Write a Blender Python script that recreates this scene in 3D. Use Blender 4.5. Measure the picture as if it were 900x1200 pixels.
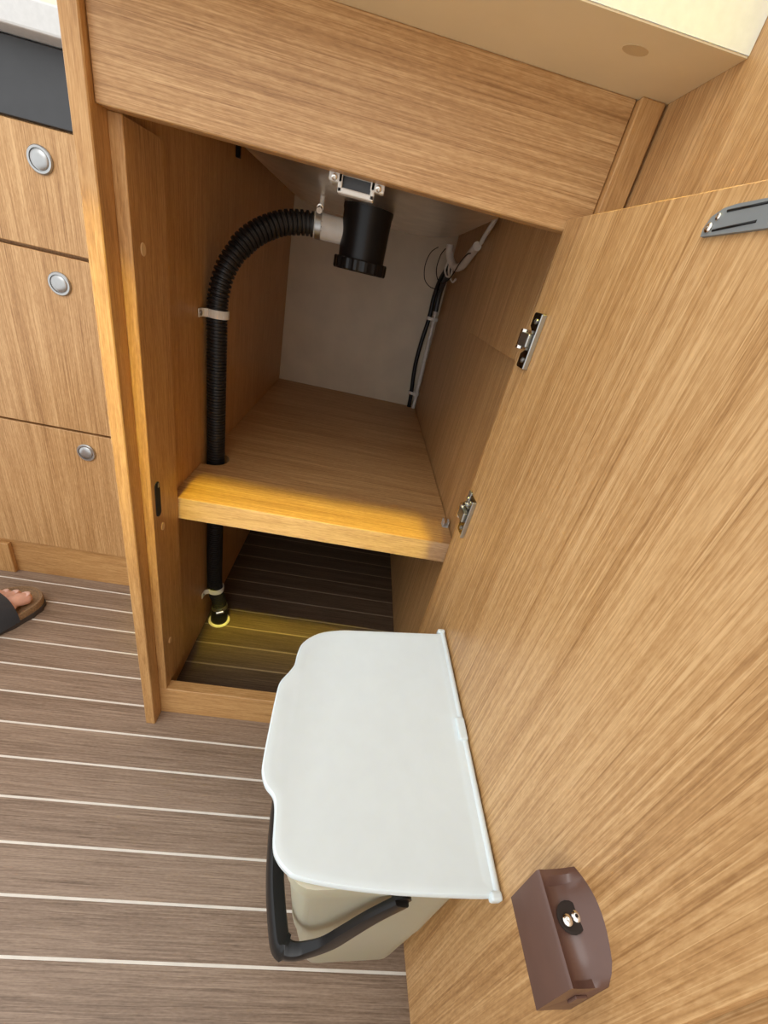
import bpy, bmesh, math, random
from mathutils import Vector, Matrix
random.seed(4)
for o in list(bpy.data.objects):
    bpy.data.objects.remove(o, do_unlink=True)
S = bpy.context.scene
COL = S.collection

# ------------------------------------------------------------------ camera
cam = bpy.data.cameras.new('camera')
cam.sensor_fit = 'VERTICAL'; cam.sensor_height = 36.0
cam.lens = 480.09 / 1200 * 36.0
cam.clip_start = 0.01
CAM = bpy.data.objects.new('camera', cam); COL.objects.link(CAM)
CP, CY, CR = -0.5123, -0.1369, 0.2443           # pitch, yaw, roll
fw = Vector((-math.sin(CY)*math.cos(CP), math.cos(CY)*math.cos(CP), math.sin(CP)))
r0 = Vector((math.cos(CY), math.sin(CY), 0)); u0 = r0.cross(fw)
rt = r0*math.cos(CR) + u0*math.sin(CR); up = -r0*math.sin(CR) + u0*math.cos(CR)
M = Matrix((rt, up, -fw)).transposed().to_4x4(); M.translation = Vector((0.2306, -0.5162, 0.7158))
CAM.matrix_world = M
S.camera = CAM

# ------------------------------------------------------------------ light
W = bpy.data.worlds.new('world'); S.world = W; W.use_nodes = True
bg = W.node_tree.nodes['Background']
bg.inputs[0].default_value = (0.97, 0.985, 1.0, 1); bg.inputs[1].default_value = 1.18

def area(name, loc, target, sx, sy, power, color, spread=180):
    l = bpy.data.lights.new(name, 'AREA'); l.shape = 'RECTANGLE'; l.size = sx; l.size_y = sy
    l.energy = power; l.color = color; l.spread = math.radians(spread)
    o = bpy.data.objects.new(name, l); COL.objects.link(o)
    o.location = loc
    o.rotation_euler = (Vector(target) - Vector(loc)).to_track_quat('-Z', 'Y').to_euler()
    return o
area('overhead_fill', (-0.35, -1.15, 1.95), (0.1, -0.1, 0.3), 1.1, 1.1, 8, (1.0, 0.98, 0.95))  # added soft fill from above, its source is unseen
area('yellow_beam_fill', (0.20, -0.72, 1.85), (0.20, -0.005, 0.387), 0.58, 0.17, 0.36, (1.0, 0.82, 0.04), 7)  # added narrow beam, source unseen, to yellow the shelf front and cabinet floor
S.view_settings.view_transform = 'Standard'; S.view_settings.look = 'None'
S.view_settings.gamma = 1.0; S.view_settings.use_curve_mapping = False
S.view_settings.exposure = 0.35

# ------------------------------------------------------------------ materials
def new_mat(name):
    m = bpy.data.materials.new(name); m.use_nodes = True
    return m, m.node_tree.nodes, m.node_tree.links, m.node_tree.nodes['Principled BSDF']
def plain(name, col, rough=0.5, metal=0.0, noise=0.06, nscale=60, **kw):
    m, N, L, B = new_mat(name)
    tc = N.new('ShaderNodeTexCoord'); nz = N.new('ShaderNodeTexNoise'); nz.inputs['Scale'].default_value = nscale
    nz.inputs['Detail'].default_value = 4
    L.new(tc.outputs['Object'], nz.inputs['Vector'])
    rp = N.new('ShaderNodeValToRGB')
    a = tuple(c*(1-noise) for c in col); b = tuple(min(1, c*(1+noise)) for c in col)
    rp.color_ramp.elements[0].color = (*a, 1); rp.color_ramp.elements[1].color = (*b, 1)
    rp.color_ramp.elements[0].position = 0.3; rp.color_ramp.elements[1].position = 0.7
    L.new(nz.outputs['Fac'], rp.inputs['Fac']); L.new(rp.outputs['Color'], B.inputs['Base Color'])
    B.inputs['Roughness'].default_value = rough; B.inputs['Metallic'].default_value = metal
    for k, v in kw.items(): B.inputs[k.replace('_', ' ')].default_value = v
    return m
def wood(name, axis, dark, mid, light, fine=620, band=60, rough=0.42, bump=0.12, offs=(0, 0, 0), seed=0.0, along=0.014):
    """streaky laminate grain that runs along the given axis"""
    m, N, L, B = new_mat(name)
    tc = N.new('ShaderNodeTexCoord')
    def nz(scale, al, det, off):
        mp = N.new('ShaderNodeMapping')
        s = [1, 1, 1]; s[axis] = al
        mp.inputs['Scale'].default_value = s
        mp.inputs['Location'].default_value = (off+seed, off*1.7+seed, off*0.6)
        t = N.new('ShaderNodeTexNoise'); t.inputs['Scale'].default_value = scale; t.inputs['Detail'].default_value = det
        t.inputs['Roughness'].default_value = 0.55
        L.new(tc.outputs['Object'], mp.inputs['Vector']); L.new(mp.outputs['Vector'], t.inputs['Vector'])
        return t.outputs['Fac']
    a = nz(fine, along, 3, 0.31); b = nz(band, along*1.4, 3, 2.7); c = nz(900, 0.05, 2, 5.1); d = nz(6, 0.35, 2, 1.3)
    def mul(x, k, y):
        n = N.new('ShaderNodeMath'); n.operation = 'MULTIPLY_ADD'; n.inputs[1].default_value = k
        L.new(x, n.inputs[0])
        if isinstance(y, float): n.inputs[2].default_value = y
        else: L.new(y, n.inputs[2])
        return n.outputs[0]
    def ridge(x, w, k):
        # thin lines where the noise crosses its middle value
        s_ = N.new('ShaderNodeMath'); s_.operation = 'SUBTRACT'; s_.inputs[1].default_value = 0.5; L.new(x, s_.inputs[0])
        q_ = N.new('ShaderNodeMath'); q_.operation = 'ABSOLUTE'; L.new(s_.outputs[0], q_.inputs[0])
        m_ = N.new('ShaderNodeMapRange'); m_.inputs[1].default_value = 0.0; m_.inputs[2].default_value = w
        m_.inputs[3].default_value = k; m_.inputs[4].default_value = 0.0; L.new(q_.outputs[0], m_.inputs[0])
        return m_.outputs[0]
    e_ = nz(250, along*0.6, 2, 8.3); g_ = nz(230, along*0.6, 2, 12.9); h_ = nz(650, 0.22, 2, 3.9)
    def addn(x, y):
        n = N.new('ShaderNodeMath'); n.operation = 'ADD'; L.new(x, n.inputs[0]); L.new(y, n.inputs[1]); return n.outputs[0]
    lines = addn(ridge(e_, 0.03, 0.09), ridge(g_, 0.03, -0.085))
    f = addn(lines, mul(a, 0.34, mul(b, 0.24, mul(c, 0.14, mul(h_, 0.20, mul(d, 0.12, -0.02))))))
    rp = N.new('ShaderNodeValToRGB'); cr = rp.color_ramp
    cr.elements[0].position = 0.36; cr.elements[0].color = (*dark, 1)
    cr.elements[1].position = 0.64; cr.elements[1].color = (*light, 1)
    e = cr.elements.new(0.49); e.color = (*mid, 1)
    L.new(f, rp.inputs['Fac']); L.new(rp.outputs['Color'], B.inputs['Base Color'])
    bp = N.new('ShaderNodeBump'); bp.inputs['Strength'].default_value = bump; bp.inputs['Distance'].default_value = 0.001
    L.new(f, bp.inputs['Height']); L.new(bp.outputs['Normal'], B.inputs['Normal'])
    B.inputs['Roughness'].default_value = rough
    return m
OAK = ((0.32, 0.158, 0.052), (0.49, 0.272, 0.105), (0.68, 0.43, 0.20))
OAKR = ((0.37, 0.18, 0.058), (0.52, 0.28, 0.098), (0.64, 0.385, 0.16))
M_oak_z = wood('oak_vertical_grain', 2, *OAK)
M_oak_x = wood('oak_horizontal_grain', 0, *OAK, seed=3.3)
M_oak_y = wood('oak_depth_grain', 1, *OAK, seed=1.9)
M_solid_z = wood('solid_oak_vertical', 2, *OAKR, fine=500, band=90, seed=7.7, along=0.05)
M_solid_x = wood('solid_oak_horizontal', 0, *OAKR, fine=500, band=90, seed=5.1, along=0.05)
M_band = wood('beech_edge_band', 0, (0.42, 0.25, 0.13), (0.56, 0.36, 0.20), (0.68, 0.47, 0.28), fine=500, band=90, seed=5.1, along=0.05)
M_floor = wood('walnut_floor_laminate', 0, (0.145, 0.096, 0.062), (0.25, 0.176, 0.122), (0.37, 0.275, 0.20), fine=420, band=60, rough=0.45, seed=11, along=0.025)
M_floor_shade = wood('shade_darkened_floor_laminate', 0, (0.055, 0.034, 0.020), (0.10, 0.065, 0.040), (0.16, 0.108, 0.069), fine=420, band=60, rough=0.5, seed=13, along=0.025)  # floor laminate with the shade inside the cabinet put into its colour
M_inlay_shade = plain('shade_darkened_inlay', (0.30, 0.225, 0.15), 0.6)  # inlay colour darkened to stand for the cabinet's inner shade
M_inlay = plain('cream_inlay', (0.78, 0.74, 0.66), 0.5)
M_cream = plain('cream_laminate', (0.70, 0.60, 0.45), 0.55, nscale=15)
M_under = plain('cream_yellow_board', (0.80, 0.66, 0.40), 0.55, nscale=9)
M_stone = plain('pale_grey_worktop', (0.62, 0.625, 0.61), 0.4, nscale=160, noise=0.04)
M_tile = plain('ivory_wall', (0.80, 0.72, 0.55), 0.5)
M_black = plain('black_plastic', (0.008, 0.008, 0.0085), 0.34, Specular_IOR_Level=0.35)
M_slot = plain('matt_black', (0.008, 0.008, 0.009), 0.8)
M_hose = plain('black_hose', (0.012, 0.012, 0.013), 0.42)
M_glass = plain('charcoal_panel', (0.045, 0.047, 0.05), 0.35)
M_dark = plain('dark_brown_matt', (0.02, 0.012, 0.008), 0.9)  # flat dark brown for subfloor, thin wires and the dark disc under the screws
M_white = plain('white_plastic', (0.78, 0.76, 0.70), 0.45)
M_steel = plain('brushed_steel', (0.92, 0.87, 0.78), 0.33, 1.0, noise=0.08, nscale=30)
M_chrome = plain('chrome', (0.75, 0.72, 0.66), 0.16, 1.0)
M_silver = plain('satin_silver', (0.43, 0.43, 0.42), 0.38, 1.0)
M_silver2 = plain('dark_silver', (0.42, 0.42, 0.42), 0.35, 0.9)
M_gun = plain('dark_chrome', (0.16, 0.145, 0.12), 0.22, 1.0)
M_grey = plain('grey_strap', (0.20, 0.215, 0.215), 0.5)
M_brown = plain('brown_plastic', (0.115, 0.058, 0.042), 0.33)
M_lid = plain('white_lid_plastic', (0.71, 0.795, 0.81), 0.36, noise=0.015, Subsurface_Weight=0.25)
M_lid.node_tree.nodes['Principled BSDF'].inputs['Subsurface Radius'].default_value = (0.01, 0.01, 0.008)
M_clear = plain('clear_plastic', (0.85, 0.83, 0.78), 0.15, Transmission_Weight=0.6)
M_plug = plain('pale_wood_plug', (0.80, 0.55, 0.27), 0.5)
M_knot = plain('tan_plug', (0.64, 0.47, 0.24), 0.5)
M_skin = plain('skin', (0.70, 0.40, 0.30), 0.5, noise=0.12, nscale=90, Subsurface_Weight=0.1)
M_nail = plain('toenail', (0.80, 0.54, 0.47), 0.3)
M_cork = plain('cork', (0.26, 0.165, 0.085), 0.8, noise=0.25, nscale=400)
M_sole = plain('dark_sole', (0.05, 0.04, 0.034), 0.8)
M_strap = plain('navy_leather', (0.040, 0.050, 0.064), 0.36)
M_grip = plain('cable_white', (0.80, 0.74, 0.65), 0.5)
# milky translucent bin plastic
M_bin, N, L, B = new_mat('milky_bin_plastic')
B.inputs['Base Color'].default_value = (0.84, 0.80, 0.64, 1); B.inputs['Roughness'].default_value = 0.4
B.inputs['Subsurface Weight'].default_value = 0.2
tl = N.new('ShaderNodeBsdfTranslucent'); tl.inputs[0].default_value = (0.85, 0.80, 0.64, 1)
tp = N.new('ShaderNodeBsdfTransparent'); tp.inputs[0].default_value = (0.95, 0.92, 0.82, 1)
m1 = N.new('ShaderNodeMixShader'); m1.inputs[0].default_value = 0.4
m2 = N.new('ShaderNodeMixShader'); m2.inputs[0].default_value = 0.12
nzb = N.new('ShaderNodeTexNoise'); nzb.inputs['Scale'].default_value = 40
bpb = N.new('ShaderNodeBump'); bpb.inputs['Strength'].default_value = 0.05
L.new(nzb.outputs['Fac'], bpb.inputs['Height']); L.new(bpb.outputs['Normal'], B.inputs['Normal'])
L.new(B.outputs[0], m1.inputs[1]); L.new(tl.outputs[0], m1.inputs[2])
L.new(m1.outputs[0], m2.inputs[1]); L.new(tp.outputs[0], m2.inputs[2])
L.new(m2.outputs[0], N['Material Output'].inputs['Surface'])

# ------------------------------------------------------------------ mesh helpers
def box_bm(x0, x1, y0, y1, z0, z1, bev=0.0, seg=1):
    bm = bmesh.new(); add_box(bm, x0, x1, y0, y1, z0, z1)
    if bev:
        bmesh.ops.bevel(bm, geom=bm.edges[:], offset=bev, segments=seg, affect='EDGES', profile=0.5)
    return bm
def add_box(bm, x0, x1, y0, y1, z0, z1, mat=0, bev=0.0, seg=1):
    vs = [bm.verts.new((x, y, z)) for z in (z0, z1) for y in (y0, y1) for x in (x0, x1)]
    fs = [bm.faces.new([vs[i] for i in q]) for q in ((0, 2, 3, 1), (4, 5, 7, 6), (0, 1, 5, 4), (2, 6, 7, 3), (0, 4, 6, 2), (1, 3, 7, 5))]
    for f in fs: f.material_index = mat
    if bev:
        es = list({e for f in fs for e in f.edges})
        bmesh.ops.bevel(bm, geom=es, offset=bev, segments=seg, affect='EDGES', profile=0.5, material=mat)
def add_prism(bm, pts, off, mat=0):
    """polygon of 3d points extruded by vector off"""
    off = Vector(off)
    a = [bm.verts.new(p) for p in pts]; b = [bm.verts.new(Vector(p)+off) for p in pts]
    n = len(pts); fs = [bm.faces.new(a[::-1]), bm.faces.new(b)]
    for i in range(n): fs.append(bm.faces.new((a[i], a[(i+1) % n], b[(i+1) % n], b[i])))
    for f in fs: f.material_index = mat
def frame_at(d):
    d = d.normalized(); h = Vector((0, 0, 1)) if abs(d.z) < 0.95 else Vector((0, 1, 0))
    a = d.cross(h).normalized(); return a, a.cross(d).normalized()
def add_tube(bm, pts, rad, seg=12, caps=True, mat=0):
    pts = [Vector(p) for p in pts]
    rs = rad if isinstance(rad, (list, tuple)) else [rad]*len(pts)
    rings = []; a = None
    for i, p in enumerate(pts):
        d = (pts[min(i+1, len(pts)-1)] - pts[max(i-1, 0)]).normalized()
        if a is None: a, b = frame_at(d)
        else:
            a = (a - d*a.dot(d)).normalized(); b = a.cross(d)
        rings.append([bm.verts.new(p + (a*math.cos(2*math.pi*k/seg) + b*math.sin(2*math.pi*k/seg))*rs[i]) for k in range(seg)])
    for r, q in zip(rings, rings[1:]):
        for k in range(seg):
            f = bm.faces.new((r[k], r[(k+1) % seg], q[(k+1) % seg], q[k])); f.material_index = mat; f.smooth = True
    if caps:
        for r in (rings[0][::-1], rings[-1]):
            f = bm.faces.new(r); f.material_index = mat
def add_cyl(bm, p0, p1, r, seg=20, mat=0): add_tube(bm, [p0, p1], r, seg, True, mat)
def add_lathe(bm, center, axis, prof, seg=28, mat=0):
    """prof: list of (distance along axis, radius)"""
    c = Vector(center); d = Vector(axis).normalized(); a, b = frame_at(d); rings = []
    for h, r in prof:
        r = max(r, 1e-5)
        rings.append([bm.verts.new(c + d*h + (a*math.cos(2*math.pi*k/seg)+b*math.sin(2*math.pi*k/seg))*r) for k in range(seg)])
    for r, q in zip(rings, rings[1:]):
        for k in range(seg):
            f = bm.faces.new((r[k], r[(k+1) % seg], q[(k+1) % seg], q[k])); f.material_index = mat
    bm.faces.new(rings[0][::-1]).material_index = mat; bm.faces.new(rings[-1]).material_index = mat
def add_loft(bm, rings, mat=0, cap=(True, True), smooth=False):
    rr = [[bm.verts.new(p) for p in ring] for ring in rings]; n = len(rr[0])
    for r, q in zip(rr, rr[1:]):
        for k in range(n):
            f = bm.faces.new((r[k], r[(k+1) % n], q[(k+1) % n], q[k])); f.material_index = mat; f.smooth = smooth
    if cap[0]: bm.faces.new(rr[0][::-1]).material_index = mat
    if cap[1]: bm.faces.new(rr[-1]).material_index = mat
def smooth_path(P, n=10, closed=False):
    P = [Vector(p) for p in P]; out = []; m = len(P)
    for i in range(m if closed else m-1):
        if closed: p0, p1, p2, p3 = P[(i-1) % m], P[i], P[(i+1) % m], P[(i+2) % m]
        else: p0, p1, p2, p3 = P[max(i-1, 0)], P[i], P[i+1], P[min(i+2, m-1)]
        for k in range(n):
            t = k/n
            out.append(0.5*((2*p1) + (p2-p0)*t + (2*p0-5*p1+4*p2-p3)*t*t + (3*p1-p0-3*p2+p3)*t**3))
    if not closed: out.append(P[-1])
    return out
def rrect(x0, x1, y0, y1, r, n=6):
    out = []
    for cx, cy, a0 in ((x1-r, y1-r, 0), (x0+r, y1-r, 90), (x0+r, y0+r, 180), (x1-r, y0+r, 270)):
        for k in range(n+1):
            a = math.radians(a0+90*k/n); out.append((cx+r*math.cos(a), cy+r*math.sin(a)))
    return out
def obj(name, bm, mats, parent=None, smooth=False, world=True):
    bmesh.ops.recalc_face_normals(bm, faces=bm.faces[:])
    me = bpy.data.meshes.new(name)
    if smooth:
        for f in bm.faces: f.smooth = True
    bm.to_mesh(me); bm.free()
    for m in (mats if isinstance(mats, (list, tuple)) else [mats]): me.materials.append(m)
    o = bpy.data.objects.new(name, me); COL.objects.link(o)
    if parent is not None:
        o.parent = parent
        if world:                    # mesh written in scene coordinates under an unrotated parent chain
            p = parent; off = Vector((0, 0, 0))
            while p is not None: off -= p.location; p = p.parent
            o.location = off
    if smooth == 'auto':
        md = o.modifiers.new('edges', 'EDGE_SPLIT'); md.split_angle = math.radians(40)
    return o
def tag(o, label, cat, group=None):
    o['label'] = label; o['category'] = cat
    if group: o['group'] = group
    return o
def thing(name, loc, label, cat, group=None, rot=(0, 0, 0)):
    o = bpy.data.objects.new(name, None); COL.objects.link(o); o.location = loc; o.rotation_euler = rot
    o.empty_display_size = 0.05
    return tag(o, label, cat, group)
def struct(o): o['kind'] = 'structure'; return o
def screw(name, c, axis, r, parent, mat=None, world=True):
    bm = bmesh.new(); ax = Vector(axis).normalized(); c = Vector(c)
    add_lathe(bm, c, ax, [(0, r), (r*0.35, r*0.95), (r*0.6, r*0.6), (r*0.6, r*0.32), (r*0.2, r*0.28)], 12)
    return obj(name, bm, mat or M_chrome, parent, smooth='auto', world=world)

# ------------------------------------------------------------------ setting
BD = 0.749           # cabinet depth
floor = struct(obj('floor', box_bm(-0.95, 0.46, -1.25, 0.80, -0.03, -0.004), M_dark))
ys = [0.131-0.05*k for k in range(-12, 28)]
def plank(x0, x1, y0, y1, m, dx):
    o = obj('plank', box_bm(x0, x1, y0, y1, -0.012, 0.0, 0.0004), m, floor)
    o.data.transform(Matrix.Translation((-dx, 0, 0))); o.location.x += dx     # vary the grain from board to board
YK = -0.066                                                                   # behind this line boards and inlay take the shade-darkened colours
for i, y in enumerate(ys):
    a, b = y-0.05+0.0014, y-0.0014
    if b < YK or a > 0.25: plank(-0.95, 0.4225, a, b, M_floor if b < YK else M_floor_shade, 0.37*i)
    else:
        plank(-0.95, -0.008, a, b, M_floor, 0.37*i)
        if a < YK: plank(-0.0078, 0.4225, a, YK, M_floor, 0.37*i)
        plank(-0.0078, 0.4225, max(a, YK+0.0002), b, M_floor_shade, 0.37*i)
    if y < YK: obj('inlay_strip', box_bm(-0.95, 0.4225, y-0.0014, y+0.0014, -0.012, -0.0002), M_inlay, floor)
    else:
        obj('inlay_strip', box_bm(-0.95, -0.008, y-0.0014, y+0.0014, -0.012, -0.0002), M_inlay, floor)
        obj('inlay_strip', box_bm(-0.0078, 0.4225, y-0.0014, y+0.0014, -0.012, -0.0002), M_inlay_shade, floor)
struct(obj('wall_right', box_bm(0.4235, 0.44, -1.25, -0.0752, 0, 1.45, 0.0008), M_oak_z))
struct(obj('wall_back', box_bm(-0.95, 0.45, 0.765, 0.80, 0, 1.45), M_tile))

# ------------------------------------------------------------------ sink cabinet
YC = -0.0749; YF = -0.0909; ZT = 0.7797; ZK = 0.0623; ZU = 0.8695; ZS = 0.3872
cab = thing('sink_cabinet', (0.2, YC, 0), 'open oak galley cabinet with a shelf, a wide fascia and its door swung out', 'cabinet')
obj('end_panel', box_bm(-0.0146, 0, -0.0981, BD, 0, ZU, 0.001), M_solid_z, cab)
obj('side_panel', box_bm(0.420, 0.434, YC, BD, 0, ZU), M_oak_z, cab)
for nm, x0, x1 in (('stile', 0.0, 0.0117), ('stile', 0.411, 0.42)):
    obj(nm, box_bm(x0, x1, YC, -0.003, ZK, ZT if x0 < .2 else ZU, 0.0006), M_solid_z, cab)
obj('mounting_board', box_bm(0.411, 0.42, -0.0025, 0.291, 0.661, ZU, 0.0006), M_oak_z, cab)
obj('corner_post', box_bm(0.402, 0.4215, -0.0985, YC, ZK, ZU, 0.001), M_solid_z, cab)
obj('fascia', box_bm(0.0005, 0.4015, YF, YC, ZT, ZU, 0.0008), M_oak_x, cab)
obj('kick_board', box_bm(0.0, 0.42, YC, YC+0.018, 0, ZK, 0.0008), M_solid_x, cab)
obj('back_panel', box_bm(0.0, 0.42, BD, BD+0.01, 0, ZU), M_cream, cab)
# shelf with a notch for the hose
notch = [(0.0045, 0.116)] + [(0.016+0.022*math.sin(a), 0.141-0.025*math.cos(a)) for a in [math.pi*k/10 for k in range(11)]] + [(0.0045, 0.166)]
out = [(0.0005, 0.0005), (0.4185, 0.0005), (0.4185, BD-0.001), (0.0005, BD-0.001), (0.0005, 0.166)] + notch[::-1] + [(0.0005, 0.116)]
bm = bmesh.new(); add_prism(bm, [(x, y, ZS-0.0340) for x, y in out], (0, 0, 0.0340))
sh = obj('shelf', bm, M_oak_x, cab)
obj('edge_band', box_bm(0.0005, 0.4185, -0.0012, 0.0005, ZS-0.0345, ZS+0.0002, 0.0004), M_band, sh)
for z, y in ((0.688, -0.0560), (0.372, -0.0525), (0.155, -0.0530)):
    bm = bmesh.new(); add_cyl(bm, (0.0117, y, z), (0.0127, y, z), 0.0056, 16)
    bmesh.ops.scale(bm, vec=(1, 0.75, 1), space=Matrix.Translation((0, -y, -z)), verts=bm.verts[:])
    obj('screw_cap', bm, M_plug, cab)
# black keyhole slot of the door catch
bm = bmesh.new()
P = [(0.0118, -0.0610 + 0.0060*math.cos(a), 0.4180 + (0.019 if math.sin(a) > 0 else -0.019) + 0.0055*math.sin(a)) for a in [2*math.pi*(k+0.5)/20 for k in range(20)]]
add_prism(bm, P, (0.0010, 0, 0))
sl = obj('catch_slot', bm, M_slot, cab); sl['label'] = 'black slot of the door catch'
add = bmesh.new(); add_box(add, 0.0126, 0.0134, -0.0605, -0.0575, 0.4345, 0.4405)
obj('slot_tongue', add, M_silver2, sl)
# catch plate behind the fascia
kp = bmesh.new(); y0, y1 = YC, YC+0.0115
add_box(kp, 0.1768, 0.1885, y0, y1, 0.7740, 0.7985, bev=0.0008); add_box(kp, 0.2125, 0.2245, y0, y1, 0.7740, 0.7985, bev=0.0008)
add_box(kp, 0.185, 0.2165, y0, y1+0.002, 0.7672, 0.7712, bev=0.0007)
add_box(kp, 0.185, 0.1885, y0, y1+0.002, 0.7675, 0.7985, bev=0.0007); add_box(kp, 0.213, 0.2165, y0, y1+0.002, 0.7675, 0.7985, bev=0.0007)
add_box(kp, 0.185, 0.2165, y0, y1, 0.7800, 0.7985, bev=0.0007)
kpo = obj('strike_plate', kp, M_white, cab); kpo['label'] = 'white plastic strike plate of the door catch'
obj('recess_plate', box_bm(0.1875, 0.214, y0+0.006, y0+0.008, 0.7705, 0.7800), M_glass, kpo)
for x in (0.1815, 0.2195): screw('screw', (x, y0+0.0002, 0.7768), (0, -1, -0.4), 0.0026, kpo)

# door, open about 94 degrees; door frame: x along the door from the hinge, -y into the room
DO = Vector((0.381, -0.0915, 0)); DA = 0.07; DR = DA - math.pi/2
def on_door(name, bm, mats, parent=cab, smooth=False):
    o = obj(name, bm, mats, parent, smooth=smooth, world=False)
    if parent is cab:
        o.location = DO - cab.location; o.rotation_euler = (0, 0, DR)
    return o
DT = 0.7885; DB = 0.052; DW = 0.388
bm = box_bm(0.0, DW, 0.0, 0.012, DB, DT, 0.0008)
dr = on_door('door', bm, M_oak_z)
# two sprung hinges
for zc, open_leaf in ((0.692, 0), (0.500, 1)):
    h = bmesh.new()
    # door leaf standing on the door, seen edge on: long plate with rounded ends
    t0, t1 = 0.0195, 0.029
    for sg_ in (-1, 1):
        pl = [(t0-0.0105, 0, zc+sg_*0.0225), (t0-0.0085, 0, zc+sg_*0.024), (t1, 0, zc+sg_*0.024), (t1, 0, zc), (t0+0.004, 0, zc), (t0-0.0040, 0, zc+sg_*0.0085), (t0-0.0105, 0, zc+sg_*0.0125)]
        add_prism(h, pl, (0, -0.0024, 0))
    hg = on_door('hinge', h, M_gun); hg['label'] = 'dark chrome spring hinge'
    on_door('plate_rim', box_bm(t1-0.0002, t1+0.0022, -0.0050, 0.0, zc-0.0238, zc+0.0238, 0.0006), M_silver, hg)
    on_door('hinge_arm', box_bm(0.0075, 0.0262, -0.0085, -0.0015, zc-0.0060, zc+0.0062, 0.0012, 2), M_silver, hg)
    kn = bmesh.new(); add_cyl(kn, (0.0072, -0.0045, zc-0.0085), (0.0072, -0.0045, zc+0.0085), 0.0042, 14)
    on_door('knuckle', kn, M_chrome, hg, smooth='auto')
    for dz in (-0.017, 0.017):
        s = screw('screw', (0.0185, -0.0024, zc+dz), (0, -1, 0), 0.0026, hg, M_silver, world=False)
    if open_leaf:
        lf = bmesh.new()
        add_box(lf, 0.0065, 0.0145, -0.0030, -0.0004, zc+0.008, zc+0.027, bev=0.0006)
        on_door('frame_leaf', lf, M_silver2, hg)
        screw('screw', (0.0105, -0.003, zc+0.0185), (0, -1, 0), 0.0026, hg, M_silver, world=False)
        nb = bmesh.new(); add_cyl(nb, (0.0105, -0.003, zc+0.0105), (0.0105, -0.0055, zc+0.0105), 0.003, 12)
        on_door('adjuster', nb, M_chrome, hg, smooth='auto')

# grey stay strap on the door
sp = bmesh.new()
def strap_pt(t, z): return (t, 0.0, z)
P = [(0.1725, 0.7668), (0.1715, 0.7705), (0.1735, 0.7755), (0.1790, 0.7785), (0.1860, 0.7795), (0.300, 0.7830), (0.300, 0.7715)]
add_prism(sp, [strap_pt(*p) for p in P], (0, -0.0022, 0))
so = on_door('stay_strap', sp, M_grey); so['label'] = 'grey strap end screwed to the door'
for a, b in (((0.1825, 0.7770), (0.2040, 0.7782)), ((0.1790, 0.7692), (0.2030, 0.7713))):
    g = bmesh.new(); add_tube(g, [(a[0], -0.0022, a[1]), (b[0], -0.0022, b[1])], 0.0006, 8)
    on_door('groove', g, M_black, so)
screw('screw', (0.1758, -0.0022, 0.7705), (0, -1, 0), 0.0024, so, M_chrome, world=False)
screw('screw', (0.1785, -0.0022, 0.7750), (0, -1, 0), 0.0016, so, M_chrome, world=False)

# brown latch housing on the door
def housing():
    bm = bmesh.new(); n = 14; rings = []
    t0, t1 = 0.325, 0.3700
    for i in range(n+1):
        s = i/n; t = t0+(t1-t0)*s
        arch = 0.4420+0.0135*math.sin(math.pi*min(1, (s*0.85+0.12)))
        if s > 0.9: arch -= 0.006*(s-0.9)/0.1
        h = 0.0225
        zt = 0.4435 - 0.004*s               # straight ridge at the room side
        zb = 0.4010 - 0.005*s
        ring = [(t, 0, 0.392), (t, 0, arch)]
        for k in range(1, 6):
            q = k/6
            dip = 0.007*math.sin(math.pi*q)*(1 if 0.12 < s < 0.93 else 0.15)
            ring.append((t, -h*q, arch*(1-q)+zt*q - dip))
        ring += [(t, -h+0.0012, zt+0.0005), (t, -h, zt-0.0010), (t, -h, zb+0.001), (t, -h+0.001, zb), (t, -0.011, 0.395)]
        rings.append(ring)
    add_loft(bm, rings)
    return bm
ho = on_door('latch_housing', housing(), M_brown, smooth='auto'); ho['label'] = 'brown plastic latch housing on the door'
rc = bmesh.new()
for j in range(1):
    ctr = Vector((0.3455, -0.0115, 0.4432)); nrm = Vector((0, -0.25, 1)).normalized()
    add_lathe(rc, ctr - nrm*0.001, nrm, [(0, 0.0068), (0.0012, 0.0070), (0.0014, 0.0060)], 18)
on_door('screw_dark_disc', rc, M_dark, ho)  # dark disc on the housing, painted in for the shade of a hollow
for dt, dy in ((0.0015, -0.0030), (0.0, 0.0032)):
    screw('screw', Vector((0.3455+dt, -0.0115+dy, 0.4440-dy*0.1)), (0, -0.25, 1), 0.0027, ho, M_chrome, world=False)
on_door('pull_tab', box_bm(0.3698, 0.3712, -0.013, -0.006, 0.4150, 0.4250, 0.0004), M_brown, ho)

# ------------------------------------------------------------------ worktop over the sink
obj_w = obj('worktop', box_bm(-0.02, 0.4232, -0.1745, 0.76, ZU+0.0010, 0.912), M_stone)
tag(obj_w, 'pale grey worktop edge overhanging the oak fascia', 'worktop')
ub = obj('underside_board', box_bm(-0.02, 0.4232, -0.1738, 0.76, ZU+0.0001, ZU+0.0010), M_under, obj_w)
kb = bmesh.new(); add_cyl(kb, (0.366, -0.147, ZU-0.0002), (0.366, -0.147, ZU+0.0003), 0.0085, 20)
bmesh.ops.scale(kb, vec=(1, 0.7, 1), space=Matrix.Translation((-0.366, 0.147, 0)), verts=kb.verts[:])
obj('plug', kb, M_knot, ub)

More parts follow.
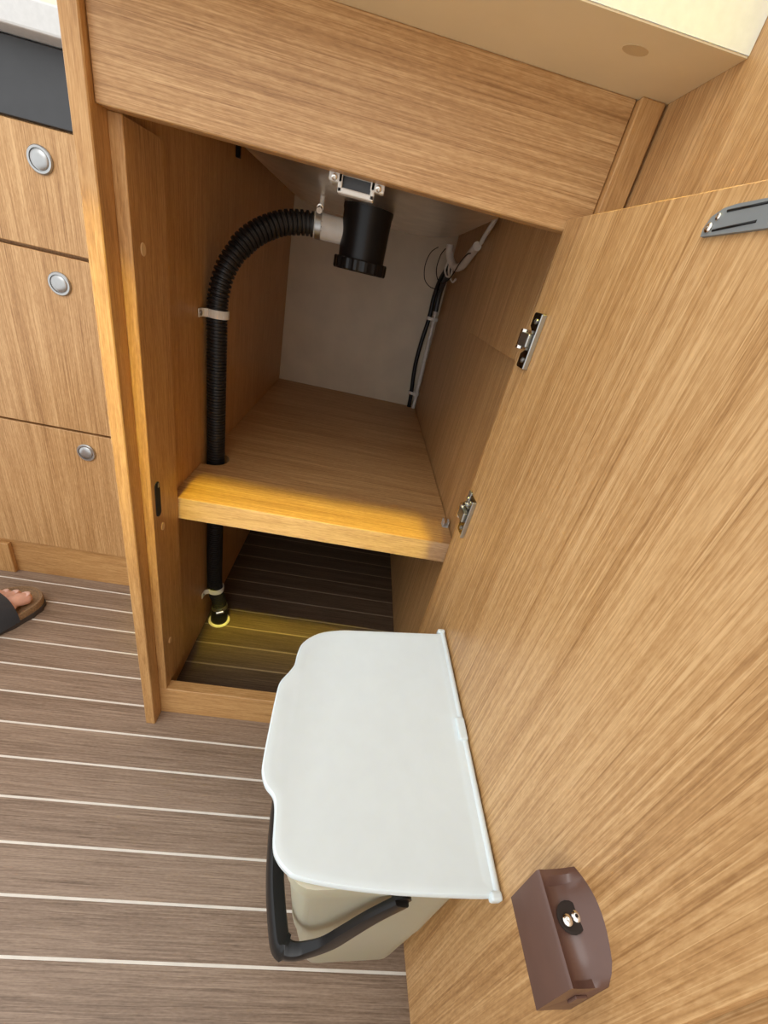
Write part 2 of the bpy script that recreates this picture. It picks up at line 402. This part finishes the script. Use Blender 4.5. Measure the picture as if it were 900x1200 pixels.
# ------------------------------------------------------------------ sink
sk = thing('sink', (0.205, 0.2, 0.79), 'stainless steel sink bowl seen from below under the worktop', 'sink')
bm = bmesh.new(); rings = []
X0, X1, Y0, Y1 = 0.020, 0.402, -0.060, 0.52
R = 0.055
rings.append([(x, y, ZU) for x, y in rrect(X0-0.008, X1+0.008, Y0-0.008, Y1+0.02, 0.06)])
rings.append([(x, y, ZU-0.006) for x, y in rrect(X0, X1, Y0, Y1, 0.062)])
for k in range(9):
    a = math.pi/2*k/8; ins = 0.115*(1-math.cos(a)); dz = 0.0565*math.sin(a)
    rings.append([(x, y, 0.8475-dz) for x, y in rrect(X0+ins, X1-ins, Y0+ins, Y1-ins, 0.062)])
rings.append([(x, y, 0.7905) for x, y in rrect(0.17, 0.24, 0.16, 0.24, 0.03)])
add_loft(bm, rings)
obj('bowl', bm, M_steel, sk, smooth='auto')
DX, DY = 0.204, 0.200
bm = bmesh.new()
add_lathe(bm, (DX, DY, 0.792), (0, 0, -1), [(0, 0.0355), (0.006, 0.0355), (0.010, 0.0345), (0.066, 0.0335), (0.066, 0.036)], 36)
dtp = obj('drain_trap', bm, M_black, sk, smooth='auto')
bm = bmesh.new(); rings = []
for z, rr in ((0.7265, 0.0375), (0.7250, 0.0385), (0.7125, 0.0385), (0.7105, 0.0370)):
    rings.append([(DX+(rr+(0.0012 if (k//2) % 2 else 0))*math.cos(2*math.pi*k/64), DY+(rr+(0.0012 if (k//2) % 2 else 0))*math.sin(2*math.pi*k/64), z) for k in range(64)])
add_loft(bm, rings); obj('drain_nut', bm, M_black, dtp)
bm = bmesh.new()
ax = Vector((-0.066, 0.004, 0.0)).normalized()
S0 = Vector((DX, DY, 0.7555))
add_tube(bm, [S0+ax*0.028, S0+ax*0.074], 0.0165, 24)
sg = obj('spigot', bm, M_white, sk, smooth='auto'); sg['label'] = 'white plastic spigot of the drain'
bm = bmesh.new(); add_tube(bm, [(0.1375, 0.2035, 0.7765), (0.1380, 0.2040, 0.7925)], 0.0035, 10)
obj('support_pin', bm, M_white, sk, smooth='auto')
bm = bmesh.new(); add_box(bm, 0.0, 0.006, 0.262, 0.270, 0.815, 0.845, bev=0.001); add_box(bm, 0.006, 0.029, 0.263, 0.269, 0.838, 0.845)
obj('bowl_clip', bm, M_black, sk)

# ------------------------------------------------------------------ drain hose
hs = thing('drain_hose', (0.025, 0.143, 0), 'black corrugated drain hose running down through the shelf to the floor', 'hose')
path = smooth_path([(0.027, 0.145, 0.032), (0.0235, 0.1465, 0.060), (0.0165, 0.143, 0.10), (0.0163, 0.141, 0.25), (0.0163, 0.141, 0.42), (0.0163, 0.1405, 0.58), (0.0168, 0.141, 0.635),
                    (0.026, 0.150, 0.680), (0.050, 0.168, 0.7195), (0.083, 0.187, 0.7445), (0.115, 0.199, 0.7540), (0.1415, 0.2030, 0.7555)], 12)
# resample at an even pitch and ring the tube
L_ = [0.0]
for a, b in zip(path, path[1:]): L_.append(L_[-1]+(b-a).length)
def at_len(s):
    for i in range(len(path)-1):
        if L_[i+1] >= s: return path[i].lerp(path[i+1], (s-L_[i])/max(1e-9, L_[i+1]-L_[i]))
    return path[-1]
pts, rads = [], []; s = 0; pitch = 0.0052
while s < L_[-1]-0.002:
    for f, r in ((0, 0.0127), (0.16, 0.0127), (0.32, 0.0144), (0.78, 0.0144), (0.92, 0.0127)):
        pts.append(at_len(min(s+f*pitch, L_[-1]))); rads.append(r + (0.0014 if s > L_[-1]-0.13 else 0) - (0.0012 if s > L_[-1]-0.20 and r < 0.013 else 0))
    s += pitch
    pitch = 0.0048 if s < L_[-1]-0.20 else 0.0070
bm = bmesh.new(); add_tube(bm, pts, rads, 18)
obj('corrugated_tube', bm, M_hose, hs, smooth='auto')
def clamp(c, axis, r, side, parent):
    bm = bmesh.new(); c = Vector(c); ax = Vector(axis).normalized()
    add_lathe(bm, c-ax*0.004, ax, [(0, r), (0.0, r+0.0012), (0.008, r+0.0012), (0.008, r)], 30)
    o = obj('hose_clamp', bm, M_silver, parent, smooth='auto')
    b2 = bmesh.new(); sd = Vector(side).normalized(); tn = sd.cross(ax).normalized()
    p = c + sd*(r+0.0045)
    add_tube(b2, [p-tn*0.006, p+tn*0.006], 0.0040, 14)
    add_tube(b2, [p+tn*0.006, p+tn*0.0075, p+tn*0.009], [0.0048, 0.0048, 0.0030], 14)
    obj('clamp_screw', b2, M_chrome, o, smooth='auto')
clamp((0.1365, 0.2025, 0.7553), (1, 0.06, 0.01), 0.0158, (0.0, -0.35, 0.93), hs)
clamp((0.0258, 0.1455, 0.040), (0.25, -0.05, -1), 0.0152, (0.3, -0.95, 0.1), hs)
bm = bmesh.new(); add_lathe(bm, (0.026, 0.144, 0.0), (0, 0, 1), [(0.003, 0.0172), (0.028, 0.0168), (0.030, 0.0155), (0.038, 0.0150)], 28)
obj('tail_sleeve', bm, M_black, hs, smooth='auto')
bm = bmesh.new(); add_lathe(bm, (0.026, 0.144, 0.0), (0, 0, 1), [(0, 0.0215), (0.003, 0.0215), (0.004, 0.0195), (0.004, 0.016)], 32)
obj('floor_ring', bm, M_inlay, hs, smooth='auto')

def pipe_clip(z, label, cx=0.0163, cy=0.1408):
    t = thing('pipe_clip', (0.0, cy, z), label, 'clip', 'white clips on the drain hose')
    bm = bmesh.new(); r = 0.0150; hh = 0.0055; n = 20; rings = []
    prof = []
    pts = [(0.0004, cy-0.030), (0.0016, cy-0.0165)] 
    arc = [(cx + r*math.cos(a), cy + r*math.sin(a)) for a in [math.radians(-125+250*k/n) for k in range(n+1)]]
    line = [(0.0008, cy-0.031), (0.0008, cy-0.020), (0.0030, cy-0.0155)] + arc + [(0.0030, cy+0.0155)]
    th = 0.0013
    def nrm(i):
        a = Vector(line[max(i-1, 0)]); b = Vector(line[min(i+1, len(line)-1)]); d = (b-a).normalized(); return Vector((d.y, -d.x))
    outl = [Vector(p)+nrm(i)*th for i, p in enumerate(line)]
    poly = [Vector(p) for p in line] + outl[::-1]
    add_prism(bm, [(p.x, p.y, z-hh) for p in poly], (0, 0, 2*hh))
    obj('band', bm, M_white, t)
    screw('screw', (0.0020, cy-0.0255, z), (1, 0, 0), 0.0036, t, M_silver2)
pipe_clip(0.618, 'white clip holding the hose to the cabinet side above the shelf')
pipe_clip(0.093, 'white clip holding the hose to the cabinet side below the shelf', 0.0178, 0.1432)

# ------------------------------------------------------------------ cables in the back corner
def cable(name, pts, r, mat, label, cat='cable', seg=10, n=8):
    bm = bmesh.new(); P_ = smooth_path(pts, n); add_tube(bm, P_, r, seg)
    return tag(obj(name, bm, mat, smooth='auto'), label, cat)
cd = cable('conduit', [(0.4115, 0.731, ZS+0.0005), (0.4105, 0.731, 0.50), (0.4085, 0.731, 0.600), (0.406, 0.731, 0.672)], 0.0052, M_white, 'straight white conduit standing in the back corner of the shelf', 'conduit')
bm = bmesh.new(); add_tube(bm, smooth_path([(0.4063, 0.731, 0.660), (0.4055, 0.729, 0.69), (0.405, 0.72, 0.715), (0.407, 0.69, 0.745), (0.409, 0.64, 0.765)], 6), 0.0066, 12)
tag(obj('cable_sleeve', bm, M_glass, smooth='auto'), 'dark grey sleeve over the top of the white conduit', 'sleeve')
cable('black_cable', [(0.398, 0.736, ZS+0.0005), (0.397, 0.736, 0.42), (0.3885, 0.738, 0.50), (0.389, 0.738, 0.57), (0.3945, 0.737, 0.64), (0.393, 0.734, 0.69), (0.396, 0.722, 0.73), (0.400, 0.69, 0.757), (0.403, 0.64, 0.780)], 0.0058, M_black, 'thick black cable beside the white conduit')
for z, lb in ((0.432, 'white tie round the cables just above the shelf'), (0.640, 'white tie round the cables near their top')):
    t = thing('cable_tie', (0.404, 0.734, z), lb, 'cable tie', 'ties on the corner cables')
    bm = bmesh.new(); ring0 = rrect(0.388, 0.4178, 0.7235, 0.7455, 0.008, 4); ring1 = rrect(0.3865, 0.4190, 0.7222, 0.7468, 0.009, 4)
    add_loft(bm, [[(x, y, z-0.004) for x, y in ring1], [(x, y, z+0.004) for x, y in ring1], [(x, y, z+0.004) for x, y in ring0], [(x, y, z-0.004) for x, y in ring0], [(x, y, z-0.004) for x, y in ring1]], cap=(False, False))
    obj('band', bm, M_white, t); obj('buckle', box_bm(0.400, 0.409, 0.7185, 0.7235, z-0.005, z+0.005, 0.001), M_white, t)
cable('flat_cable', [(0.384, 0.60, 0.806), (0.386, 0.60, 0.790), (0.395, 0.59, 0.773), (0.405, 0.57, 0.764), (0.4105, 0.52, 0.770), (0.4105, 0.47, 0.786), (0.4105, 0.42, 0.800)], 0.0085, M_grip, 'thick off-white cable looping under the sink corner')
cable('white_wire', [(0.393, 0.63, 0.775), (0.390, 0.63, 0.757), (0.396, 0.62, 0.744), (0.404, 0.61, 0.748), (0.402, 0.61, 0.765), (0.395, 0.61, 0.768), (0.397, 0.60, 0.75), (0.407, 0.58, 0.735), (0.411, 0.57, 0.742)], 0.0022, M_grip, 'thin white wire curled into small loops among the cables')
cable('connector_wire', [(0.412, 0.40, 0.805), (0.410, 0.37, 0.815), (0.408, 0.33, 0.826), (0.4065, 0.30, 0.838)], 0.0042, M_white, 'short white cable end rising beside the mounting board')
cable('thin_brown_wire', [(0.365, 0.66, 0.800), (0.350, 0.66, 0.785), (0.3435, 0.66, 0.757), (0.350, 0.66, 0.728), (0.368, 0.66, 0.714), (0.392, 0.66, 0.712)], 0.0011, M_dark, 'thin dark wire hanging in a wide loop before the cream back panel', seg=6)
cable('thin_black_wire', [(0.382, 0.65, 0.80), (0.374, 0.65, 0.785), (0.3715, 0.65, 0.757), (0.380, 0.65, 0.735), (0.393, 0.63, 0.728), (0.397, 0.56, 0.742), (0.399, 0.50, 0.770), (0.400, 0.45, 0.784), (0.4015, 0.42, 0.786)], 0.0012, M_dark, 'thin black wire winding up along the off-white cable', seg=6)
bm = bmesh.new(); add_box(bm, 0.4065, 0.4165, 0.046, 0.058, ZS+0.0003, ZS+0.002, bev=0.0004); add_box(bm, 0.4065, 0.0083+0.4, 0.046, 0.058, ZS+0.002, ZS+0.012, bev=0.0006)
add_box(bm, 0.4148, 0.4165, 0.046, 0.058, ZS+0.002, ZS+0.012, bev=0.0006)
tag(obj('plastic_clip', bm, M_clear), 'small clear plastic clip on the shelf beside the lower hinge', 'clip')

# ------------------------------------------------------------------ bin hung on the door
KT = 0.1036; TILT = math.atan(KT)
def door_pt(t, n, z):
    tt = Vector((math.sin(DA), -math.cos(DA), 0)); nn = Vector((-math.cos(DA), -math.sin(DA), 0))
    return DO + tt*t + nn*n + Vector((0, 0, z))
T0 = 0.183; Z0 = 0.050; LZ = 0.3110
bn = thing('waste_bin', door_pt(T0-KT*LZ, 0.0012, Z0), 'milky white plastic waste bin with flap lid hung on the open door', 'bin', rot=(0, TILT, DR))

def U(t, w=LZ): return t-T0+KT*LZ-KT*w
ol = [(0.0775, 0.003), (0.0790, 0.020), (0.0835, 0.100), (0.0855, 0.126), (0.0920, 0.1493), (0.1050, 0.1648), (0.1190, 0.1696), (0.1320, 0.1712), (0.1410, 0.1760), (0.1515, 0.1826), (0.1640, 0.1845), (0.1930, 0.1860),
      (0.2214, 0.1869), (0.2309, 0.1860), (0.2399, 0.1818), (0.2469, 0.1750), (0.2560, 0.1722), (0.2778, 0.1702), (0.2865, 0.1659), (0.2931, 0.1585), (0.2968, 0.1499), (0.3018, 0.1211), (0.3062, 0.0783), (0.3093, 0.0207), (0.3093, 0.003)]
op = smooth_path([(U(t), -n, 0) for t, n in ol], 4)
cx = sum(p.x for p in op)/len(op); cy = -0.085
def shrink(d, w):
    return [(p.x + (cx-p.x)*d/0.12, p.y + (cy-p.y)*d/0.09, w) for p in op]
bm = bmesh.new()
add_loft(bm, [shrink(0.004, LZ-0.007), shrink(0, LZ-0.007), shrink(0, LZ-0.0015), shrink(0.0012, LZ), shrink(0.0065, LZ), shrink(0.0095, LZ-0.0012)], cap=(True, True))
ld = obj('lid', bm, M_lid, bn, smooth='auto', world=False)
bm = bmesh.new(); add_tube(bm, [(U(0.075), -0.0035, LZ-0.002), (U(0.3105), -0.0035, LZ-0.002)], 0.0034, 12)
obj('hinge_rod', bm, M_lid, ld, smooth='auto', world=False)
for ta, tb in ((0.1780, 0.2000), (0.0730, 0.0780), (0.3065, 0.3125)):
    bm = box_bm(U(ta), U(tb), -0.0095, -0.0006, LZ-0.006, LZ+0.0026, 0.0018, 2)
    obj('hinge_lug', bm, M_lid, ld, world=False)
# body: tapered tub, open at the top
def ring(w, a0, a1, n0, n1, r): return [(U(x, w), y, w) for x, y in rrect(a0, a1, -n1, -n0, r, 6)]
outer = [ring(0.004, 0.104, 0.2740, 0.008, 0.1180, 0.020), ring(0.0, 0.106, 0.2700, 0.010, 0.1140, 0.020)][::-1]
outer += [ring(0.006, 0.1025, 0.2755, 0.006, 0.1195, 0.020), ring(0.137, 0.095, 0.2868, 0.005, 0.1395, 0.022), ring(0.139, 0.0942, 0.2876, 0.005, 0.1405, 0.022), ring(0.276, 0.0865, 0.2965, 0.005, 0.1560, 0.024), ring(0.279, 0.0845, 0.2985, 0.005, 0.1590, 0.024), ring(0.3030, 0.0835, 0.3010, 0.004, 0.1610, 0.024)]
inner = [ring(0.3030, 0.0865, 0.2975, 0.0055, 0.1570, 0.023), ring(0.139, 0.0955, 0.2865, 0.0065, 0.1395, 0.021), ring(0.008, 0.104, 0.2735, 0.0080, 0.1175, 0.018)]
bm = bmesh.new(); add_loft(bm, outer+inner, cap=(True, True))
bd = obj('body', bm, M_bin, bn, smooth='auto', world=False)
bm = box_bm(U(0.2965), U(0.3005), -0.086, -0.066, 0.270, 0.2990, 0.001); obj('pivot_boss', bm, M_bin, bd, world=False)
# bail handle
bm = bmesh.new()
def bail():
    # rounded flat band swept around: near arm, bar, far arm
    ta, tb = 0.3035, 0.0800
    arm = [(0.0700, 0.2860), (0.0800, 0.2690), (0.0890, 0.2520), (0.1000, 0.2270), (0.1125, 0.1995), (0.1270, 0.1850), (0.1390, 0.1810)]
    V3 = lambda t, n, w: Vector((U(t, w), -n, w))
    P3 = [V3(ta, n, w) for n, w in arm] + [V3(ta-0.003, 0.1480, 0.1800), V3(ta-0.0115, 0.1535, 0.1800)]
    P3 += [V3(0.250, 0.1625, 0.1790), V3(0.192, 0.1660, 0.1780), V3(0.134, 0.1625, 0.1790)]
    P3 += [V3(tb+0.0115, 0.1535, 0.1800), V3(tb+0.003, 0.1480, 0.1800)] + [V3(tb, n, w) for n, w in arm[::-1]]
    PP = smooth_path(P3, 6); rings = []
    for i, p in enumerate(PP):
        d = (PP[min(i+1, len(PP)-1)]-PP[max(i-1, 0)]).normalized()
        outw = Vector((p.x-U(0.185), 0, 0)); 
        side = Vector((1 if p.x > 0 else -1, 0, 0)) if abs(p.x-U(0.192, p.z)) > 0.110 else Vector((0, -1, 0.25))
        a = (side - d*side.dot(d)).normalized(); b = d.cross(a)
        q = []
        q_ = max(0.0, min(1.0, (abs(p.y)-0.070)/0.080)); wv = 0.0072+0.0022*q_; tv = 0.0036+0.0034*q_**3
        for k in range(12):
            an = 2*math.pi*k/12; cxx, syy = math.cos(an), math.sin(an)
            sx = math.copysign(abs(cxx)**0.5, cxx); sy = math.copysign(abs(syy)**0.5, syy)
            q.append(p + a*tv*sx + b*wv*sy)
        rings.append(q)
    # keep neighbouring rings aligned
    for i in range(1, len(rings)):
        best = min(range(12), key=lambda s: sum((rings[i][(k+s) % 12]-rings[i-1][k]).length for k in range(12)))
        rev = rings[i][::-1]
        bestr = min(range(12), key=lambda s: sum((rev[(k+s) % 12]-rings[i-1][k]).length for k in range(12)))
        c1 = sum((rings[i][(k+best) % 12]-rings[i-1][k]).length for k in range(12)); c2 = sum((rev[(k+bestr) % 12]-rings[i-1][k]).length for k in range(12))
        rings[i] = [rings[i][(k+best) % 12] for k in range(12)] if c1 <= c2 else [rev[(k+bestr) % 12] for k in range(12)]
    return rings
add_loft(bm, bail())
hd = obj('handle', bm, M_black, bn, smooth='auto', world=False); hd['label'] = 'black bail handle hanging down'
for tx in (0.3005, 0.0800):
    bm = bmesh.new(); add_cyl(bm, (U(tx)-0.003, -0.0700, 0.2850), (U(tx)+0.0056, -0.0700, 0.2850), 0.0076, 18)
    obj('pivot', bm, M_black, hd, smooth='auto', world=False)

# ------------------------------------------------------------------ drawer cabinet at the left
dc = thing('drawer_cabinet', (-0.3, 0.2, 0), 'pale oak drawer cabinet with three drawers and round silver knobs', 'cabinet')
obj('carcass', box_bm(-0.78, -0.0155, 0.217, 0.745, 0.0, 0.865), M_solid_z, dc)
for z0, z1, zk in ((0.0875, 0.3590, 0.3225), (0.3630, 0.6385, 0.6005), (0.6435, 0.7845, 0.7485)):
    d_ = obj('drawer', box_bm(-0.60, -0.0165, 0.2, 0.2165, z0, z1, 0.0010), M_oak_z, dc)
    bm = bmesh.new(); add_lathe(bm, (-0.2345, 0.2, zk), (0, -1, 0), [(0, 0.0162), (0.0022, 0.0162), (0.0036, 0.0150), (0.0036, 0.0125), (0.0022, 0.0121)], 36)
    kb = obj('knob', bm, M_silver, d_, smooth='auto')
    bm = bmesh.new(); add_lathe(bm, (-0.2345, 0.2, zk), (0, -1, 0), [(0.0005, 0.0116), (0.0030, 0.0116), (0.0042, 0.0104), (0.0050, 0.0055), (0.0052, 0.0)], 32)
    obj('button', bm, M_silver, d_, smooth='auto')
bp_ = obj('control_panel', box_bm(-0.60, -0.0165, 0.204, 0.2165, 0.7875, 0.8645, 0.001), M_glass, dc); bp_['label'] = 'charcoal panel above the drawers'
obj('plinth', box_bm(-0.60, -0.0165, 0.207, 0.217, 0.0, 0.0865), M_solid_x, dc)
obj('plinth_return', box_bm(-0.62, -0.4220, 0.1975, 0.207, 0.0, 0.0765, 0.001), M_solid_z, dc)
wt = tag(obj('counter_slab', box_bm(-0.80, -0.0155, 0.168, 0.75, 0.8660, 0.893, 0.0025, 2), M_stone), 'pale grey counter slab resting on the drawer cabinet', 'worktop')

# ------------------------------------------------------------------ person: sandalled left foot
FA = math.radians(26)
fx = Vector((math.sin(FA), math.cos(FA), 0)); rx = Vector((math.cos(FA), -math.sin(FA), 0))
TIP = Vector((-0.335, 0.1405, 0))
def fp(b, r, z): return TIP - fx*b + rx*r + Vector((0, 0, z))     # b: distance behind the sandal tip
pr = thing('person', fp(0.13, 0, 0), 'bare left foot of a person in an open dark sandal on the floor', 'person')
# foot mesh: rings of the foot and leg, with toes, fused by a voxel remesh
bm = bmesh.new()
def ell(c, ax_f, w, h, n=16, up=Vector((0, 0, 1)), sd=None):
    sd = sd or rx
    return [c + sd*w*math.cos(2*math.pi*k/n) + up*h*math.sin(2*math.pi*k/n) for k in range(n)]
sec = [(0.262, 0.0, 0.052, 0.012, 0.012), (0.256, 0.0, 0.052, 0.026, 0.026), (0.235, 0.0, 0.056, 0.031, 0.033), (0.20, 0.0, 0.060, 0.032, 0.037), (0.16, 0.0, 0.058, 0.036, 0.034),
       (0.12, 0.0, 0.050, 0.042, 0.026), (0.085, 0.002, 0.042, 0.045, 0.018), (0.066, 0.003, 0.037, 0.042, 0.013), (0.055, 0.003, 0.035, 0.034, 0.010)]
add_loft(bm, [ell(fp(b, r, z), fx, w, h) for b, r, z, w, h in sec], smooth=True)
toes = [(0.026, 0.0240, 0.0125, 0.0135), (0.030, 0.0020, 0.0090, 0.0095), (0.038, -0.0130, 0.0082, 0.0088), (0.047, -0.0265, 0.0078, 0.0082), (0.058, -0.0380, 0.0074, 0.0075)]
for b, r, w, w2 in toes:
    P_ = [fp(0.088+0.2*(b-0.026), r*0.92, 0.036), fp(b+0.030, r*0.98, 0.0400), fp(b+0.018, r, 0.0375), fp(b+0.006, r, 0.0335), fp(b, r, 0.0315)]
    add_tube(bm, P_, [w*0.95, w*0.92, w, w2*0.92, w2*0.5], 14)
lg = [(0.225, 0.085, 0.034, 0.040), (0.222, 0.13, 0.032, 0.040), (0.225, 0.20, 0.036, 0.045), (0.23, 0.30, 0.048, 0.056), (0.23, 0.40, 0.054, 0.060)]
add_loft(bm, [ell(fp(0.212, 0, 0.045), fx, 0.030, 0.036, up=fx)] + [ell(fp(b, 0, z), fx, w, h, up=fx) for b, z, w, h in lg], smooth=True)
ft = obj('foot', bm, M_skin, pr, smooth=True)
md = ft.modifiers.new('remesh', 'REMESH'); md.mode = 'VOXEL'; md.voxel_size = 0.0022; md.use_smooth_shade = True
ms = ft.modifiers.new('smooth', 'SMOOTH'); ms.iterations = 3; ms.factor = 0.5
for b, r, w, w2 in toes:
    bm = bmesh.new()
    bmesh.ops.create_uvsphere(bm, u_segments=14, v_segments=8, radius=1)
    Mx = Matrix((rx*w*0.66, fx*w*0.80, Vector((0, 0, 1))*0.0022)).transposed().to_4x4(); Mx.translation = fp(b+0.0085, r, 0.0350+w*0.72)
    bm.transform(Mx); obj('toenail', bm, M_nail, ft, smooth=True)
sd_out = [(0.0, 0.006), (0.006, 0.028), (0.022, 0.042), (0.05, 0.048), (0.09, 0.048), (0.14, 0.040), (0.20, 0.036), (0.25, 0.033), (0.272, 0.018), (0.276, 0.0), (0.272, -0.018), (0.25, -0.033), (0.20, -0.038), (0.14, -0.044), (0.09, -0.050), (0.05, -0.047), (0.024, -0.036), (0.006, -0.016)]
sp_ = smooth_path([(b, r, 0) for b, r in sd_out], 6, closed=True)
cb, crr = 0.13, 0.0
def so_ring(k, z): return [fp(cb+(p.x-cb)*k[0], crr+(p.y-crr)*k[1], z) for p in sp_]
snd = bmesh.new()
wav = []
for i, p in enumerate(sp_):
    wv = 1.0 + 0.018*math.sin(i*1.25); wav.append(fp(cb+(p.x-cb)*(1+0.006*math.sin(i*1.25)), p.y*wv, 0.0004))
wav2 = [Vector((q.x, q.y, 0.0105)) for q in wav]
add_loft(snd, [wav, wav2])
sandal = obj('sandal', snd, M_sole, pr, smooth='auto'); sandal['label'] = 'cork sandal with a wide dark strap'
bm = bmesh.new(); add_loft(bm, [so_ring((0.99, 0.97), 0.0105), so_ring((0.995, 0.985), 0.020), so_ring((0.985, 0.965), 0.0245), so_ring((0.955, 0.90), 0.0245), so_ring((0.94, 0.86), 0.0210), so_ring((0.5, 0.4), 0.0205)])
obj('footbed', bm, M_cork, sandal, smooth='auto')
bm = bmesh.new(); rings = []
for b, hgt, wd in ((0.0615, 0.0590, 0.049), (0.080, 0.0670, 0.0505), (0.10, 0.0760, 0.0510), (0.125, 0.0860, 0.0490)):
    o_, i_ = [], []
    for k in range(15):
        a = math.pi*k/14
        c_, s_ = math.cos(a), math.sin(a)
        o_.append(fp(b, wd*math.copysign(abs(c_)**0.6, c_), 0.009+(hgt-0.009)*s_**0.8))
        i_.append(fp(b, (wd-0.0025)*math.copysign(abs(c_)**0.6, c_), 0.009+(hgt-0.0115)*s_**0.8))
    rings.append(o_+i_[::-1])
add_loft(bm, rings)
obj('strap', bm, M_strap, sandal, smooth='auto')
